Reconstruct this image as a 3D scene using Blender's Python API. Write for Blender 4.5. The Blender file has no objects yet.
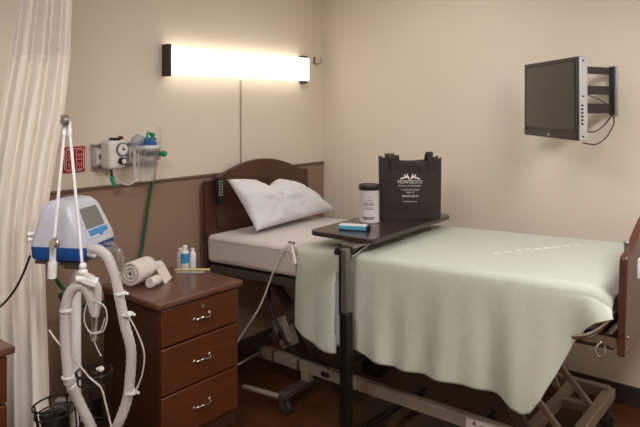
import bpy, bmesh, math, random
from mathutils import Vector, Matrix, Euler, noise
random.seed(7)
PI = math.pi
COL = bpy.context.scene.collection
# room frame: corner of the two walls at the origin, head wall is X=0, side wall is Y=0, floor Z=0
CAM = Vector((2.757, -3.428, 1.512))
FW = Vector((-.6293, .7771, 0)); RT = Vector((.7771, .6293, 0)); FPX = 625.0
def at(px, py, d):
    """world point seen at a pixel of the photograph, d metres deep"""
    return CAM + FW*d + RT*((px-320)/FPX*d) + Vector((0, 0, (105-py)/FPX*d))
def S(r, g, b):
    f = lambda c: (c/255/12.92) if c/255 <= .04045 else ((c/255+.055)/1.055)**2.4
    return (f(r), f(g), f(b), 1)

# ---------------------------------------------------------------- materials
def mat(name, col, rough=.6, metal=0, spec=.5, col2=None, nscale=8, stretch=(1,1,1), bump=0, bscale=60, trans=0, emit=None, es=0, coat=0, alpha=1, sheen=0, ior=1.45, subsurf=0):
    m = bpy.data.materials.new(name); m.use_nodes = True
    nt = m.node_tree; N = nt.nodes; L = nt.links; b = N['Principled BSDF']
    b.inputs['Base Color'].default_value = col
    b.inputs['Roughness'].default_value = rough; b.inputs['Metallic'].default_value = metal
    b.inputs['Specular IOR Level'].default_value = spec; b.inputs['IOR'].default_value = ior
    b.inputs['Transmission Weight'].default_value = trans; b.inputs['Coat Weight'].default_value = coat
    b.inputs['Alpha'].default_value = alpha; b.inputs['Sheen Weight'].default_value = sheen
    if subsurf:
        b.inputs['Subsurface Weight'].default_value = subsurf; b.inputs['Subsurface Scale'].default_value = .01
    if emit:
        b.inputs['Emission Color'].default_value = emit; b.inputs['Emission Strength'].default_value = es
    tc = N.new('ShaderNodeTexCoord'); mp = N.new('ShaderNodeMapping'); mp.inputs['Scale'].default_value = stretch
    L.new(tc.outputs['Object'], mp.inputs['Vector'])
    if col2:
        n = N.new('ShaderNodeTexNoise'); n.inputs['Scale'].default_value = nscale; n.inputs['Detail'].default_value = 6
        L.new(mp.outputs[0], n.inputs['Vector'])
        r = N.new('ShaderNodeValToRGB'); r.color_ramp.elements[0].position = .35; r.color_ramp.elements[1].position = .68
        r.color_ramp.elements[0].color = col; r.color_ramp.elements[1].color = col2
        L.new(n.outputs['Fac'], r.inputs[0]); L.new(r.outputs[0], b.inputs['Base Color'])
    if bump:
        n2 = N.new('ShaderNodeTexNoise'); n2.inputs['Scale'].default_value = bscale; n2.inputs['Detail'].default_value = 4
        L.new(mp.outputs[0], n2.inputs['Vector'])
        bp = N.new('ShaderNodeBump'); bp.inputs['Strength'].default_value = bump; bp.inputs['Distance'].default_value = .004
        L.new(n2.outputs['Fac'], bp.inputs['Height']); L.new(bp.outputs[0], b.inputs['Normal'])
    return m

M = {}
M['wall'] = mat('painted_wall', S(233,220,201), .75, col2=S(230,216,197), nscale=1.5, bump=.12, bscale=180, spec=.3)
M['ceiling'] = mat('ceiling_tile', S(225,220,208), .9, bump=.3, bscale=90)
M['base'] = mat('vinyl_baseboard', S(62,52,50), .45)
M['trimcap'] = mat('wainscot_edge', S(112,84,66), .5)
M['board'] = mat('dark_mahogany_laminate', S(86,50,37), .38, col2=S(74,41,30), nscale=6, stretch=(1,1,6), coat=.15)
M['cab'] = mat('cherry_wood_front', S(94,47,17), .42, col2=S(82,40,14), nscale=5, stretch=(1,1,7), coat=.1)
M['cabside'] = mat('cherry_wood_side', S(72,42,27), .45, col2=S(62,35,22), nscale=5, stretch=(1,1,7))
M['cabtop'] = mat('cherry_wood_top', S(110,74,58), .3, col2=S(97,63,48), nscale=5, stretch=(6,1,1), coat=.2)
M['dark'] = mat('dark_gap', S(24,16,14), .8)
M['black'] = mat('black_plastic', S(26,25,25), .4)
M['tablebrown'] = mat('espresso_tabletop', S(58,46,42), .28, col2=S(50,39,36), nscale=6, stretch=(6,1,1), coat=.3)
M['blacksatin'] = mat('black_satin_metal', S(30,28,27), .35, metal=.3)
M['chrome'] = mat('chrome', S(200,198,194), .18, metal=1)
M['steel'] = mat('brushed_steel', S(150,142,134), .35, metal=.9)
M['steelgrey'] = mat('satin_tube', S(120,116,110), .32, metal=.55)
M['frame'] = mat('taupe_painted_steel', S(164,150,135), .4, metal=.25)
M['framedark'] = mat('grey_painted_steel', S(84,76,70), .45, metal=.25)
M['caster'] = mat('grey_rubber', S(52,50,50), .6)
M['sheet'] = mat('fitted_sheet', S(214,204,200), .9, bump=.25, bscale=40, sheen=.2)
M['pillow'] = mat('white_pillowcase', S(222,222,224), .9, bump=.2, bscale=50, sheen=.2)
M['blanket'] = mat('sage_blanket', S(195,200,183), .95, col2=S(189,195,178), nscale=30, bump=.35, bscale=300, sheen=.25)
M['light_spot'] = mat('light_spot_white', S(245,248,245), .7)  # white for the light reflections put on the blanket
M['white'] = mat('white_plastic', S(226,224,222), .4)
M['offwhite'] = mat('white_terry', S(232,222,212), .95, bump=.8, bscale=350, sheen=.3)
M['paper'] = mat('paper_card', S(226,214,198), .8)
M['machine'] = mat('pale_grey_plastic', S(190,192,202), .35, col2=S(186,189,200), nscale=3, coat=.1)
M['blue'] = mat('blue_plastic', S(22,78,150), .35)
M['lightblue'] = mat('light_blue_pad', S(60,130,190), .4)
M['screenw'] = mat('grey_lcd', S(112,112,108), .15)
M['tvbody'] = mat('tv_black_plastic', S(44,42,40), .35)
M['tvscreen'] = mat('tv_screen_glass', S(50,49,46), .12, spec=.6)
M['silver'] = mat('silver_plastic', S(196,196,198), .3, metal=.4)
M['red'] = mat('red_outlet_plate', S(178,22,28), .4)
M['green'] = mat('green_hose', S(14,92,62), .45)
M['brightgreen'] = mat('green_knob', S(20,150,100), .4)
M['bag'] = mat('black_nonwoven_fabric', S(50,44,42), .85, bump=.5, bscale=400, sheen=.1)
M['print'] = mat('white_print', S(226,220,214), .7)
M['greyprint'] = mat('grey_print', S(120,112,114), .7)
M['canbody'] = mat('white_canister', S(214,204,206), .4, coat=.2)
M['capbrown'] = mat('lamp_end_metal', S(66,58,48), .4, metal=.3)
M['tealblue'] = mat('pale_blue_card', S(82,160,190), .5)
M['tube'] = mat('translucent_tubing', S(226,220,216), .3, trans=.35, subsurf=.0, alpha=.88)
M['clear'] = mat('clear_plastic', S(238,240,242), .08, trans=.9, alpha=.45)
M['clearbag'] = mat('clear_film', S(232,234,238), .15, trans=.6, alpha=.5)
M['cord'] = mat('ivory_cord', S(214,202,186), .5)
M['grey'] = mat('grey_plastic', S(120,114,110), .45)
M['keys'] = mat('grey_keys', S(150,148,146), .5)
M['keys2'] = mat('conduit_paint', S(176,162,142), .6)
M['yellow'] = mat('yellow_strip', S(226,206,120), .5)
M['labelblue'] = mat('blue_label', S(60,136,190), .5)
M['labelred'] = mat('red_mark', S(190,60,60), .5)
M['ligature'] = mat('bluegrey_sheet', S(170,178,184), .9)

def diffuser():
    m = bpy.data.materials.new('lamp_diffuser'); m.use_nodes = True
    b = m.node_tree.nodes['Principled BSDF']; b.inputs['Base Color'].default_value = (.9,.9,.85,1)
    b.inputs['Emission Color'].default_value = (1, .96, .86, 1); b.inputs['Emission Strength'].default_value = LAMP
    return m
LAMP = 3.2
M['diff'] = diffuser()
def panel(es): return mat('troffer_panel', S(240,238,230), .5, emit=(1,.975,.99,1), es=es)

def wainscot():
    m = mat('woven_wainscot', S(150,120,98), .6); nt = m.node_tree; N = nt.nodes; L = nt.links; b = N['Principled BSDF']
    tc = N.new('ShaderNodeTexCoord'); mp = N.new('ShaderNodeMapping'); mp.inputs['Scale'].default_value = (1,1,1)
    L.new(tc.outputs['Object'], mp.inputs['Vector'])
    w1 = N.new('ShaderNodeTexWave'); w1.bands_direction = 'Z'; w1.inputs['Scale'].default_value = 28; w1.inputs['Distortion'].default_value = .6
    w2 = N.new('ShaderNodeTexWave'); w2.bands_direction = 'Y'; w2.inputs['Scale'].default_value = 28; w2.inputs['Distortion'].default_value = .6
    L.new(mp.outputs[0], w1.inputs[0]); L.new(mp.outputs[0], w2.inputs[0])
    a = N.new('ShaderNodeMath'); a.operation = 'ADD'; L.new(w1.outputs['Fac'], a.inputs[0]); L.new(w2.outputs['Fac'], a.inputs[1])
    h = N.new('ShaderNodeMath'); h.operation = 'MULTIPLY'; h.inputs[1].default_value = .5; L.new(a.outputs[0], h.inputs[0])
    r = N.new('ShaderNodeValToRGB'); r.color_ramp.elements[0].color = S(140,112,92); r.color_ramp.elements[1].color = S(158,130,108)
    L.new(h.outputs[0], r.inputs[0]); L.new(r.outputs[0], b.inputs['Base Color'])
    return m
M['wains'] = wainscot()
def floormat():
    m = mat('wood_plank_floor', S(96,52,30), .3, coat=.1); nt = m.node_tree; N = nt.nodes; L = nt.links; b = N['Principled BSDF']
    tc = N.new('ShaderNodeTexCoord')
    br = N.new('ShaderNodeTexBrick'); br.inputs['Scale'].default_value = 1; br.inputs['Brick Width'].default_value = .9; br.inputs['Row Height'].default_value = .1
    br.inputs['Mortar Size'].default_value = .0015; br.inputs['Color1'].default_value = S(98,58,28); br.inputs['Color2'].default_value = S(74,42,22); br.inputs['Mortar'].default_value = S(40,22,14)
    L.new(tc.outputs['Object'], br.inputs['Vector'])
    mp = N.new('ShaderNodeMapping'); mp.inputs['Scale'].default_value = (1.5, 22, 1); L.new(tc.outputs['Object'], mp.inputs['Vector'])
    n = N.new('ShaderNodeTexNoise'); n.inputs['Scale'].default_value = 2; n.inputs['Detail'].default_value = 7; L.new(mp.outputs[0], n.inputs['Vector'])
    mx = N.new('ShaderNodeMix'); mx.data_type = 'RGBA'; mx.blend_type = 'MULTIPLY'; mx.inputs[0].default_value = .6
    L.new(br.outputs['Color'], mx.inputs[6])
    rr = N.new('ShaderNodeValToRGB'); rr.color_ramp.elements[0].color = (.45,.4,.38,1); rr.color_ramp.elements[1].color = (1.2,1.1,1.05,1)
    L.new(n.outputs['Fac'], rr.inputs[0]); L.new(rr.outputs[0], mx.inputs[7]); L.new(mx.outputs[2], b.inputs['Base Color'])
    return m
M['floor'] = floormat()
def curtainmat():
    m = mat('cream_curtain', S(250,242,231), .9, bump=.2, bscale=300, sheen=.1); nt = m.node_tree; N = nt.nodes; L = nt.links; b = N['Principled BSDF']
    out = N['Material Output']; tr = N.new('ShaderNodeBsdfTranslucent'); tr.inputs[0].default_value = S(240,220,190)
    mx = N.new('ShaderNodeMixShader'); mx.inputs[0].default_value = .10
    L.new(b.outputs[0], mx.inputs[1]); L.new(tr.outputs[0], mx.inputs[2]); L.new(mx.outputs[0], out.inputs[0])
    return m
M['curtain'] = curtainmat()
def meshmat():
    m = mat('mesh_net', S(238,226,222), .9); nt = m.node_tree; N = nt.nodes; L = nt.links; b = N['Principled BSDF']; out = N['Material Output']
    uv = N.new('ShaderNodeTexCoord'); mp = N.new('ShaderNodeMapping'); mp.inputs['Scale'].default_value = (90, 75, 1)
    L.new(uv.outputs['UV'], mp.inputs['Vector'])
    v = N.new('ShaderNodeTexVoronoi'); v.inputs['Scale'].default_value = 1; v.inputs['Randomness'].default_value = 0; L.new(mp.outputs[0], v.inputs['Vector'])
    g = N.new('ShaderNodeMath'); g.operation = 'GREATER_THAN'; g.inputs[1].default_value = .24; L.new(v.outputs['Distance'], g.inputs[0])
    t = N.new('ShaderNodeBsdfTransparent'); mx = N.new('ShaderNodeMixShader')
    L.new(g.outputs[0], mx.inputs[0]); L.new(t.outputs[0], mx.inputs[1]); L.new(b.outputs[0], mx.inputs[2]); L.new(mx.outputs[0], out.inputs[0])
    return m
M['net'] = meshmat()

# ---------------------------------------------------------------- mesh helpers
def T(loc=(0,0,0), rot=(0,0,0)): return Matrix.Translation(Vector(loc)) @ Euler(rot).to_matrix().to_4x4()
def box(bm, c, s, rot=(0,0,0), mtx=None):
    m = T(c, rot) @ Matrix.Diagonal((s[0], s[1], s[2], 1))
    if mtx: m = mtx @ m
    bmesh.ops.create_cube(bm, size=1, matrix=m)
def bar(bm, a, b, w, h, up=(0,0,1)):
    a = Vector(a); b = Vector(b); d = b-a; x = d.normalized(); u = Vector(up); y = u.cross(x).normalized(); z = x.cross(y)
    R = Matrix((x, y, z)).transposed().to_4x4(); m = Matrix.Translation((a+b)/2) @ R @ Matrix.Diagonal((d.length, w, h, 1))
    bmesh.ops.create_cube(bm, size=1, matrix=m)
def cyl(bm, a, b, r, r2=None, n=20):
    a = Vector(a); b = Vector(b); d = b-a
    m = Matrix.Translation((a+b)/2) @ d.to_track_quat('Z', 'Y').to_matrix().to_4x4()
    bmesh.ops.create_cone(bm, cap_ends=True, segments=n, radius1=r, radius2=r if r2 is None else r2, depth=d.length, matrix=m)
def ball(bm, c, r, sc=(1,1,1), n=16):
    bmesh.ops.create_uvsphere(bm, u_segments=n, v_segments=n//2+2, radius=r, matrix=Matrix.Translation(Vector(c)) @ Matrix.Diagonal((sc[0],sc[1],sc[2],1)))
def smoothpath(pts, n=8):
    P = [Vector(p) for p in pts]
    if len(P) < 3: return P
    out = []
    for i in range(len(P)-1):
        p0 = P[max(i-1,0)]; p1 = P[i]; p2 = P[i+1]; p3 = P[min(i+2,len(P)-1)]
        for k in range(n):
            t = k/n
            out.append(.5*((2*p1)+(p2-p0)*t+(2*p0-5*p1+4*p2-p3)*t*t+(3*p1-p0-3*p2+p3)*t**3))
    out.append(P[-1]); return out
def tube(bm, pts, r, n=10, sub=8, ribs=0, ribamp=.12):
    P = smoothpath(pts, sub)
    if ribs:   # resample so that the corrugation reads
        Q = [P[0]]; L = 0
        for i in range(len(P)-1):
            seg = (P[i+1]-P[i]).length; k = max(1, int(seg/ribs))
            for j in range(1, k+1): Q.append(P[i].lerp(P[i+1], j/k))
        P = Q
    prev = None; rings = []; nrm = None
    for i, p in enumerate(P):
        t = (P[min(i+1,len(P)-1)]-P[max(i-1,0)]).normalized()
        if nrm is None:
            nrm = t.orthogonal().normalized()
        else:
            nrm = (nrm - t*nrm.dot(t)).normalized()
        bn = t.cross(nrm); rr = r*(1+(ribamp if (ribs and i%2) else 0))
        ring = [bm.verts.new(p+(nrm*math.cos(2*PI*k/n)+bn*math.sin(2*PI*k/n))*rr) for k in range(n)]
        if prev:
            for k in range(n): bm.faces.new((prev[k], prev[(k+1)%n], ring[(k+1)%n], ring[k]))
        prev = ring; rings.append(ring)
    bm.faces.new(rings[0][::-1]); bm.faces.new(rings[-1])
def lathe(bm, prof, n=28, mtx=None):
    rings = []
    for r, z in prof:
        rings.append([bm.verts.new((mtx or Matrix())@Vector((r*math.cos(2*PI*k/n), r*math.sin(2*PI*k/n), z))) for k in range(n)])
    for a, b in zip(rings, rings[1:]):
        for k in range(n): bm.faces.new((a[k], a[(k+1)%n], b[(k+1)%n], b[k]))
    bm.faces.new(rings[0][::-1]); bm.faces.new(rings[-1])
def prism(bm, poly, mtx, depth):
    """poly in local xy, extruded along local z"""
    lo = [bm.verts.new(mtx@Vector((x,y,0))) for x,y in poly]; hi = [bm.verts.new(mtx@Vector((x,y,depth))) for x,y in poly]
    n = len(poly); bm.faces.new(lo[::-1]); bm.faces.new(hi)
    for i in range(n): bm.faces.new((lo[i], lo[(i+1)%n], hi[(i+1)%n], hi[i]))
def grid(bm, nu, nv, f, uv=None):
    V = [[bm.verts.new(f(i/nu, j/nv)) for j in range(nv+1)] for i in range(nu+1)]
    l = bm.loops.layers.uv.new('UVMap') if uv else None
    for i in range(nu):
        for j in range(nv):
            fc = bm.faces.new((V[i][j], V[i+1][j], V[i+1][j+1], V[i][j+1]))
            if l:
                for lp, (a, b) in zip(fc.loops, ((i,j),(i+1,j),(i+1,j+1),(i,j+1))): lp[l].uv = uv(a/nu, b/nv)
    return V
def NB(): return bmesh.new()
def WM(o):
    m = Matrix.Identity(4); c = []
    while o: c.append(o); o = o.parent
    for x in reversed(c): m = m @ Matrix.LocRotScale(x.location, x.rotation_euler, x.scale)
    return m
def obj(name, bm, m, parent=None, local=False, bevel=0, solid=0, sub=0, origin=None, segs=2, angle=42):
    """world coordinates unless local=True (then in the frame of the parent thing)"""
    bmesh.ops.recalc_face_normals(bm, faces=bm.faces[:])
    me = bpy.data.meshes.new(name)
    if not parent and origin is None:
        xs = [v.co for v in bm.verts]; mn = Vector((min(v.x for v in xs), min(v.y for v in xs), min(v.z for v in xs))); mx = Vector((max(v.x for v in xs), max(v.y for v in xs), mn.z))
        origin = Vector(((mn.x+mx.x)/2, (mn.y+mx.y)/2, mn.z))
    o = bpy.data.objects.new(name, me); COL.objects.link(o)
    if parent:
        o.parent = parent
        if local:     # local to the top thing; strip intermediate offsets (all parts sit at identity)
            pass
        else: bmesh.ops.transform(bm, matrix=WM(parent).inverted(), verts=bm.verts[:])
    else:
        o.location = origin; bmesh.ops.transform(bm, matrix=Matrix.Translation(-Vector(origin)), verts=bm.verts[:])
    bm.to_mesh(me); bm.free()
    me.materials.append(m)
    for p in me.polygons: p.use_smooth = True
    me.set_sharp_from_angle(angle=math.radians(angle))
    if solid:
        s = o.modifiers.new('thick', 'SOLIDIFY'); s.thickness = solid; s.offset = 0
    if bevel:
        b = o.modifiers.new('bevel', 'BEVEL'); b.width = bevel; b.segments = segs; b.limit_method = 'ANGLE'; b.angle_limit = math.radians(40)
    if sub:
        s = o.modifiers.new('sub', 'SUBSURF'); s.levels = sub; s.render_levels = sub
    return o
def thing(name, label, cat, loc=(0,0,0), rz=0, group=None):
    o = bpy.data.objects.new(name, None); COL.objects.link(o); o.location = loc; o.rotation_euler = (0,0,rz)
    o.empty_display_size = .05; o['label'] = label; o['category'] = cat
    if group: o['group'] = group
    return o
def tag(o, label, cat, group=None):
    o['label'] = label; o['category'] = cat
    if group: o['group'] = group
    return o
def struct(name, bm, m, **k):
    o = obj(name, bm, m, **k); o['kind'] = 'structure'; return o
def text_bm(lines, depth=.0004):
    """lines: (text, size, y, width) centred at x=0; returns bmesh in local xy"""
    out = NB()
    for s, size, y, width in lines:
        cu = bpy.data.curves.new('t', 'FONT'); cu.body = s; cu.size = size; cu.align_x = 'CENTER'; cu.extrude = depth; cu.resolution_u = 2
        ob = bpy.data.objects.new('t', cu); COL.objects.link(ob); dg = bpy.context.evaluated_depsgraph_get()
        me = bpy.data.meshes.new_from_object(ob.evaluated_get(dg)); bpy.data.objects.remove(ob); bpy.data.curves.remove(cu)
        xs = [v.co.x for v in me.vertices]; w = max(xs)-min(xs); sc = width/w if width else 1
        me.transform(Matrix.Translation((0,y,0)) @ Matrix.Diagonal((sc,1,1,1)))
        out.from_mesh(me); bpy.data.meshes.remove(me)
    return out

# ---------------------------------------------------------------- the room
RX, RY, RZ = 4.6, -4.6, 2.44
b = NB(); box(b, (RX/2, RY/2, -.05), (RX+.2, -RY+.2, .1)); struct('floor', b, M['floor'])
b = NB(); box(b, (RX/2, RY/2, RZ+.05), (RX+.2, -RY+.2, .1)); struct('ceiling', b, M['ceiling'])
b = NB(); box(b, (-.05, RY/2, RZ/2), (.1, -RY, RZ)); struct('wall_head', b, M['wall'])
b = NB(); box(b, (RX/2, .05, RZ/2), (RX, .1, RZ)); struct('wall_side', b, M['wall'])
b = NB(); box(b, (RX+.05, RY/2, RZ/2), (.1, -RY, RZ)); struct('wall_foot', b, M['wall'])
b = NB(); box(b, (RX/2, RY-.05, RZ/2), (RX, .1, RZ)); struct('wall_far', b, M['wall'])
b = NB(); box(b, (RX/2, -.006, .05), (RX, .012, .1)); struct('baseboard_side', b, M['base'], bevel=.003)
b = NB(); box(b, (.026, RY/2, .05), (.012, -RY, .1)); struct('baseboard_head', b, M['base'], bevel=.003)
b = NB(); box(b, (.01, RY/2-.004, .55), (.02, -RY-.01, 1.10)); struct('trim_1', b, M['wains'])
b = NB(); box(b, (.013, RY/2-.004, 1.109), (.026, -RY-.01, .016)); struct('trim_2', b, M['trimcap'], bevel=.003)

# wall lamp over the bed
t = thing('wall_lamp', 'long lit box-shaped wall lamp with dark end caps above the bed', 'lamp', (0, -.784, 1.65))
b = NB(); box(b, (.008, -.784, 1.75), (.016, 1.10, .12)); obj('back_plate', b, M['capbrown'], t)
b = NB(); box(b, (.039, -.775, 1.75), (.046, 1.125, .15)); obj('diffuser', b, M['diff'], t, bevel=.006)
for y in (-1.358, -.226):
    b = NB(); box(b, (.031 if y < -1 else .02, y-.0 , 1.75), (.062 if y < -1 else .04, .018 if y < -1 else .04, .172 if y < -1 else .185)); obj('end_cap', b, M['capbrown'], t, bevel=.003)
b = NB(); box(b, (.004, -.79, 1.39), (.008, .009, .54)); tag(obj('cable_cover', b, M['keys2'], bevel=.001), 'thin taupe cable strip running down from the wall lamp to the wainscot', 'cable cover')
# hook near the corner
b = NB(); box(b, (.004, -.09, 1.82), (.008, .014, .05)); tube(b, [(.008,-.09,1.80),(.035,-.085,1.795),(.05,-.075,1.805),(.05,-.07,1.83)], .004)
tag(obj('wall_hook', b, M['steel']), 'small metal hook on the head wall beside the room corner', 'hook')

# ceiling lights of the room, one behind the camera and one over the aisle; unseen third added to brighten bed top and walls
for (x, y, es, lab) in ((1.7, -3.1, 31, 'square ceiling light panel above the aisle, nearest the curtain'), (2.95, -1.5, 43, 'square ceiling light panel beyond the foot of the bed'), (1.15, -.8, 5.2, 'unseen square fill light panel added straight above the bed')):
    t = thing('ceiling_or_added_light', lab, 'ceiling light', (x, y, RZ-.03), group='ceiling light panels')
    b = NB(); box(b, (x,y,RZ-.02), (.62,.62,.04)); obj('frame', b, M['white'], t, bevel=.004)
    b = NB(); box(b, (x,y,RZ-.042), (.56,.56,.006)); obj('panel', b, panel(es), t)

# ---------------------------------------------------------------- bed
BY0, BY1 = -1.13, -.29; BYC = (BY0+BY1)/2
def topz(x): return .793 + .038*(x-.09)
bed = thing('hospital_bed', 'hospital bed with dark wood-look head and foot boards on a raised taupe steel frame', 'bed', (1.1, BYC, 0))
def endboard(x0, thick, z0, zs, zp, w0, w1, name, tilt=0):
    """outline in (y,z): straight shoulders, then an arch"""
    out = [(w0, z0), (w1, z0), (w1, zs-.012), (w1-.012, zs)]
    a, c = w0+.075, w1-.075
    for k in range(25):
        u = k/24; y = c+(a-c)*u; s = math.sin(PI*u)**.9
        out.append((y, zs+.004+(zp-zs)*s))
    out += [(w0+.012, zs), (w0, zs-.012)]
    b = NB(); m = Matrix(((0,0,1,x0),(1,0,0,0),(0,1,0,0),(0,0,0,1)))
    prism(b, out, m, thick)
    if tilt: bmesh.ops.rotate(b, cent=(x0,0,.8), matrix=Matrix.Rotation(tilt,3,'Y'), verts=b.verts[:])
    return obj(name, b, M['board'], bed, bevel=.006, segs=3)
hb = endboard(.050, .03, .52, 1.092, 1.180, BY0+.002, -.245, 'headboard')
fb = endboard(2.208, .026, .66, 1.005, 1.125, -1.15, -.25, 'footboard', tilt=.03)
b = NB(); box(b, (2.236, -.93, .93), (.012, .14, .07)); obj('control_label', b, M['white'], fb, bevel=.003)
b = NB(); cyl(b, (2.222,-1.085,1.0), (2.222,-1.085,1.033), .008); ball(b, (2.222,-1.085,1.034), .010)
obj('locking_pin', b, M['steel'], fb)
for z in (.72, .86):
    b = NB(); cyl(b, (2.225,-1.12,z), (2.238,-1.12,z), .006); obj('screw', b, M['steel'], fb)
# deck
b = NB()
def dz(x): return topz(x)-.165
for y in (BY0+.02, BY1-.02): bar(b, (.11,y,dz(.11)-.02), (2.19,y,dz(2.19)-.02), .025, .04)
for x in (.13, .5, .9, 1.3, 1.7, 2.1): bar(b, (x,BY0+.02,dz(x)-.025), (x,BY1-.02,dz(x)-.025), .04, .025)
obj('deck_frame', b, M['framedark'], bed, bevel=.003)
b = NB(); bar(b, (.12,BYC,dz(.12)-.008), (2.15,BYC,dz(2.15)-.008), .78, .012); obj('deck_panel', b, M['framedark'], bed)
# corner hardware at the foot
b = NB()
tube(b, [(2.19,-1.12,.80),(2.165,-1.15,.76),(2.12,-1.155,.715),(2.06,-1.14,.69)], .011)
box(b, (2.15,-1.12,.70),(.12,.03,.03),(0,-.05,0)); box(b, (2.19,-1.08,.70),(.02,.12,.035))
obj('mattress_retainer', b, M['chrome'], bed)
b = NB(); tube(b, [(2.15,-1.135,.69),(2.135,-1.15,.665),(2.15,-1.15,.645),(2.168,-1.15,.655),(2.165,-1.14,.685)], .004); obj('restraint_ring', b, M['steel'], bed)
# base rails: near and far, with end cross members
for y in (-.95, -.30):
    b = NB(); bar(b, (.34,y,.155), (1.97,y,.165), .04, .055); obj('base_rail', b, M['frame'], bed, bevel=.004)
for x, z, w in ((.68, .085, .05), (1.965, .155, .045)):
    b = NB(); box(b, (x, -.62, z), (w, 1.10 if x < 1 else .70, .03 if x < 1 else .05)); obj('cross_member', b, M['frame'] if x > 1 else M['framedark'], bed, bevel=.004)
b = NB(); box(b, (1.80,-.62,.155), (.04,.62,.045)); obj('cross_member', b, M['frame'], bed, bevel=.004)
b = NB(); box(b, (1.88,-.50,.155), (.14,.045,.04)); obj('cross_member', b, M['frame'], bed, bevel=.004)
# uprights tying the rails to the low head cross member
b = NB()
for y in (-.97, -.30):
    b = NB(); box(b, (.68,y,.12), (.05,.04,.07)); obj('rail_bracket', b, M['frame'], bed, bevel=.003)
b = NB(); bar(b, (.46,-1.21,.085), (.72,-1.165,.085), .03, .014); obj('pedal_bar', b, M['frame'], bed, bevel=.003)
b = NB(); tube(b, [(.36,-.98,.16),(.30,-1.04,.12),(.26,-1.15,.09),(.255,-1.2,.085)], .010); cyl(b, (.34,-.975,.18),(.34,-.975,.13),.014); obj('foot_lever', b, M['steel'], bed)
# sleeves/clips along the near rail
for x in (.44, .62, .92):
    b = NB(); box(b, (x,-.95,.157), (.018,.046,.061)); obj('rail_clip', b, M['steel'], bed, bevel=.002)
b = NB(); box(b, (.80,-.972,.157), (.05,.004,.022)); obj('rail_slot', b, M['dark'], bed)
# scissor arms
for (a, c, w, h, nm, mt) in (
    ((.38,-.90,.22), (.70,-.90,.62), .03, .06, 'lift_arm', 'framedark'), ((.38,-.36,.22), (.70,-.36,.62), .03, .06, 'lift_arm', 'framedark'),
    ((.66,-.86,.19), (.26,-.86,.62), .03, .055, 'lift_arm', 'framedark'), ((.66,-.40,.19), (.26,-.40,.62), .03, .055, 'lift_arm', 'framedark'),
    ((1.943,-.503,.17), (1.50,-.503,.64), .020, .026, 'lift_arm', 'frame'), ((1.943,-.85,.17), (1.50,-.85,.64), .020, .026, 'lift_arm', 'frame'),
    ((1.78,-.46,.19), (1.60,-.46,.60), .02, .03, 'lift_arm', 'frame'), ((1.80,-.92,.19), (1.55,-.92,.60), .03, .05, 'lift_arm', 'framedark')):
    b = NB(); bar(b, a, c, w, h, up=(0,1,0) if False else (0,0,1)); obj(nm, b, M[mt], bed, bevel=.004)
b = NB(); box(b, (.47,-.90,.28), (.10,.05,.16), (0,-.5,0)); box(b, (.475,-.932,.28),(.08,.02,.12),(0,-.5,0)); obj('motor_bracket', b, M['frame'], bed, bevel=.006)
b = NB(); box(b, (.475,-.943,.27), (.045,.006,.04),(0,-.5,0)); obj('bracket_slot', b, M['dark'], bed)
b = NB(); cyl(b, (.70,-.62,.24), (1.35,-.62,.52), .028); cyl(b, (1.35,-.62,.52),(1.5,-.62,.585),.016); box(b, (.95,-.62,.30),(.22,.10,.12),(0,-.4,0)); obj('actuator', b, M['black'], bed, bevel=.004)
b = NB(); tube(b, [(.33,-.88,.56),(.40,-.95,.42),(.50,-.97,.30),(.58,-.96,.22),(.8,-.95,.20)], .009); obj('power_cable', b, M['black'], bed)
b = NB(); box(b, (1.02,-.85,.215), (.10,.09,.06)); box(b,(1.02,-.85,.26),(.06,.06,.05)); obj('junction_box', b, M['black'], bed, bevel=.006)
# sticker on the near rail
b = NB(); box(b, (1.632,-.9718,.163), (.13,.0012,.044)); st = obj('rail_sticker', b, M['white'], bed)
b = NB()
box(b, (1.605,-.9728,.170), (.014,.001,.014)); obj('sticker_mark', b, M['labelred'], st)
b = NB()
for k, (x, w) in enumerate(((1.645,.05),(1.635,.075),(1.64,.06))): box(b, (x+.01,-.9728,.170-.010*k), (w,.001,.003))
obj('sticker_text', b, M['greyprint'], st)
# casters
for (x, y) in ((.70,-1.16), (.68,-.14), (1.955,-.94), (1.955,-.30)):
    cz = .115 if x > 1 else .06
    b = NB(); cyl(b, (x,y,.06 if x<1 else .10), (x,y,cz), .014); 
    for s in (-.022, .022): box(b, (x, y+s, .062), (.03, .006, .055))
    box(b, (x, y, .092 if x>1 else .088), (.045, .055, .012))
    c = obj('caster', b, M['framedark'], bed)
    b = NB(); cyl(b, (x,y-.014,.037), (x,y+.014,.037), .037, n=28); obj('caster_wheel', b, M['caster'], c, bevel=.004)

# mattress
b = NB()
xs0, xs1 = .08, 2.145
for i in range(1):
    bar(b, (xs0,BYC,topz(xs0)-.078), (xs1,BYC,topz(xs1)-.078), BY1-BY0-.01, .152)
mt = tag(obj('mattress', b, M['sheet'], bevel=.026, segs=5), 'thick white-sheeted mattress on the hospital bed under the sage blanket', 'mattress')
b = NB(); tube(b, [(.14,BY0-.002,topz(.14)-.022),(1,BY0-.002,topz(1)-.022),(2.1,BY0-.002,topz(2.1)-.022)], .0022, n=6); obj('piping', b, M['sheet'], mt)

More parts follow.
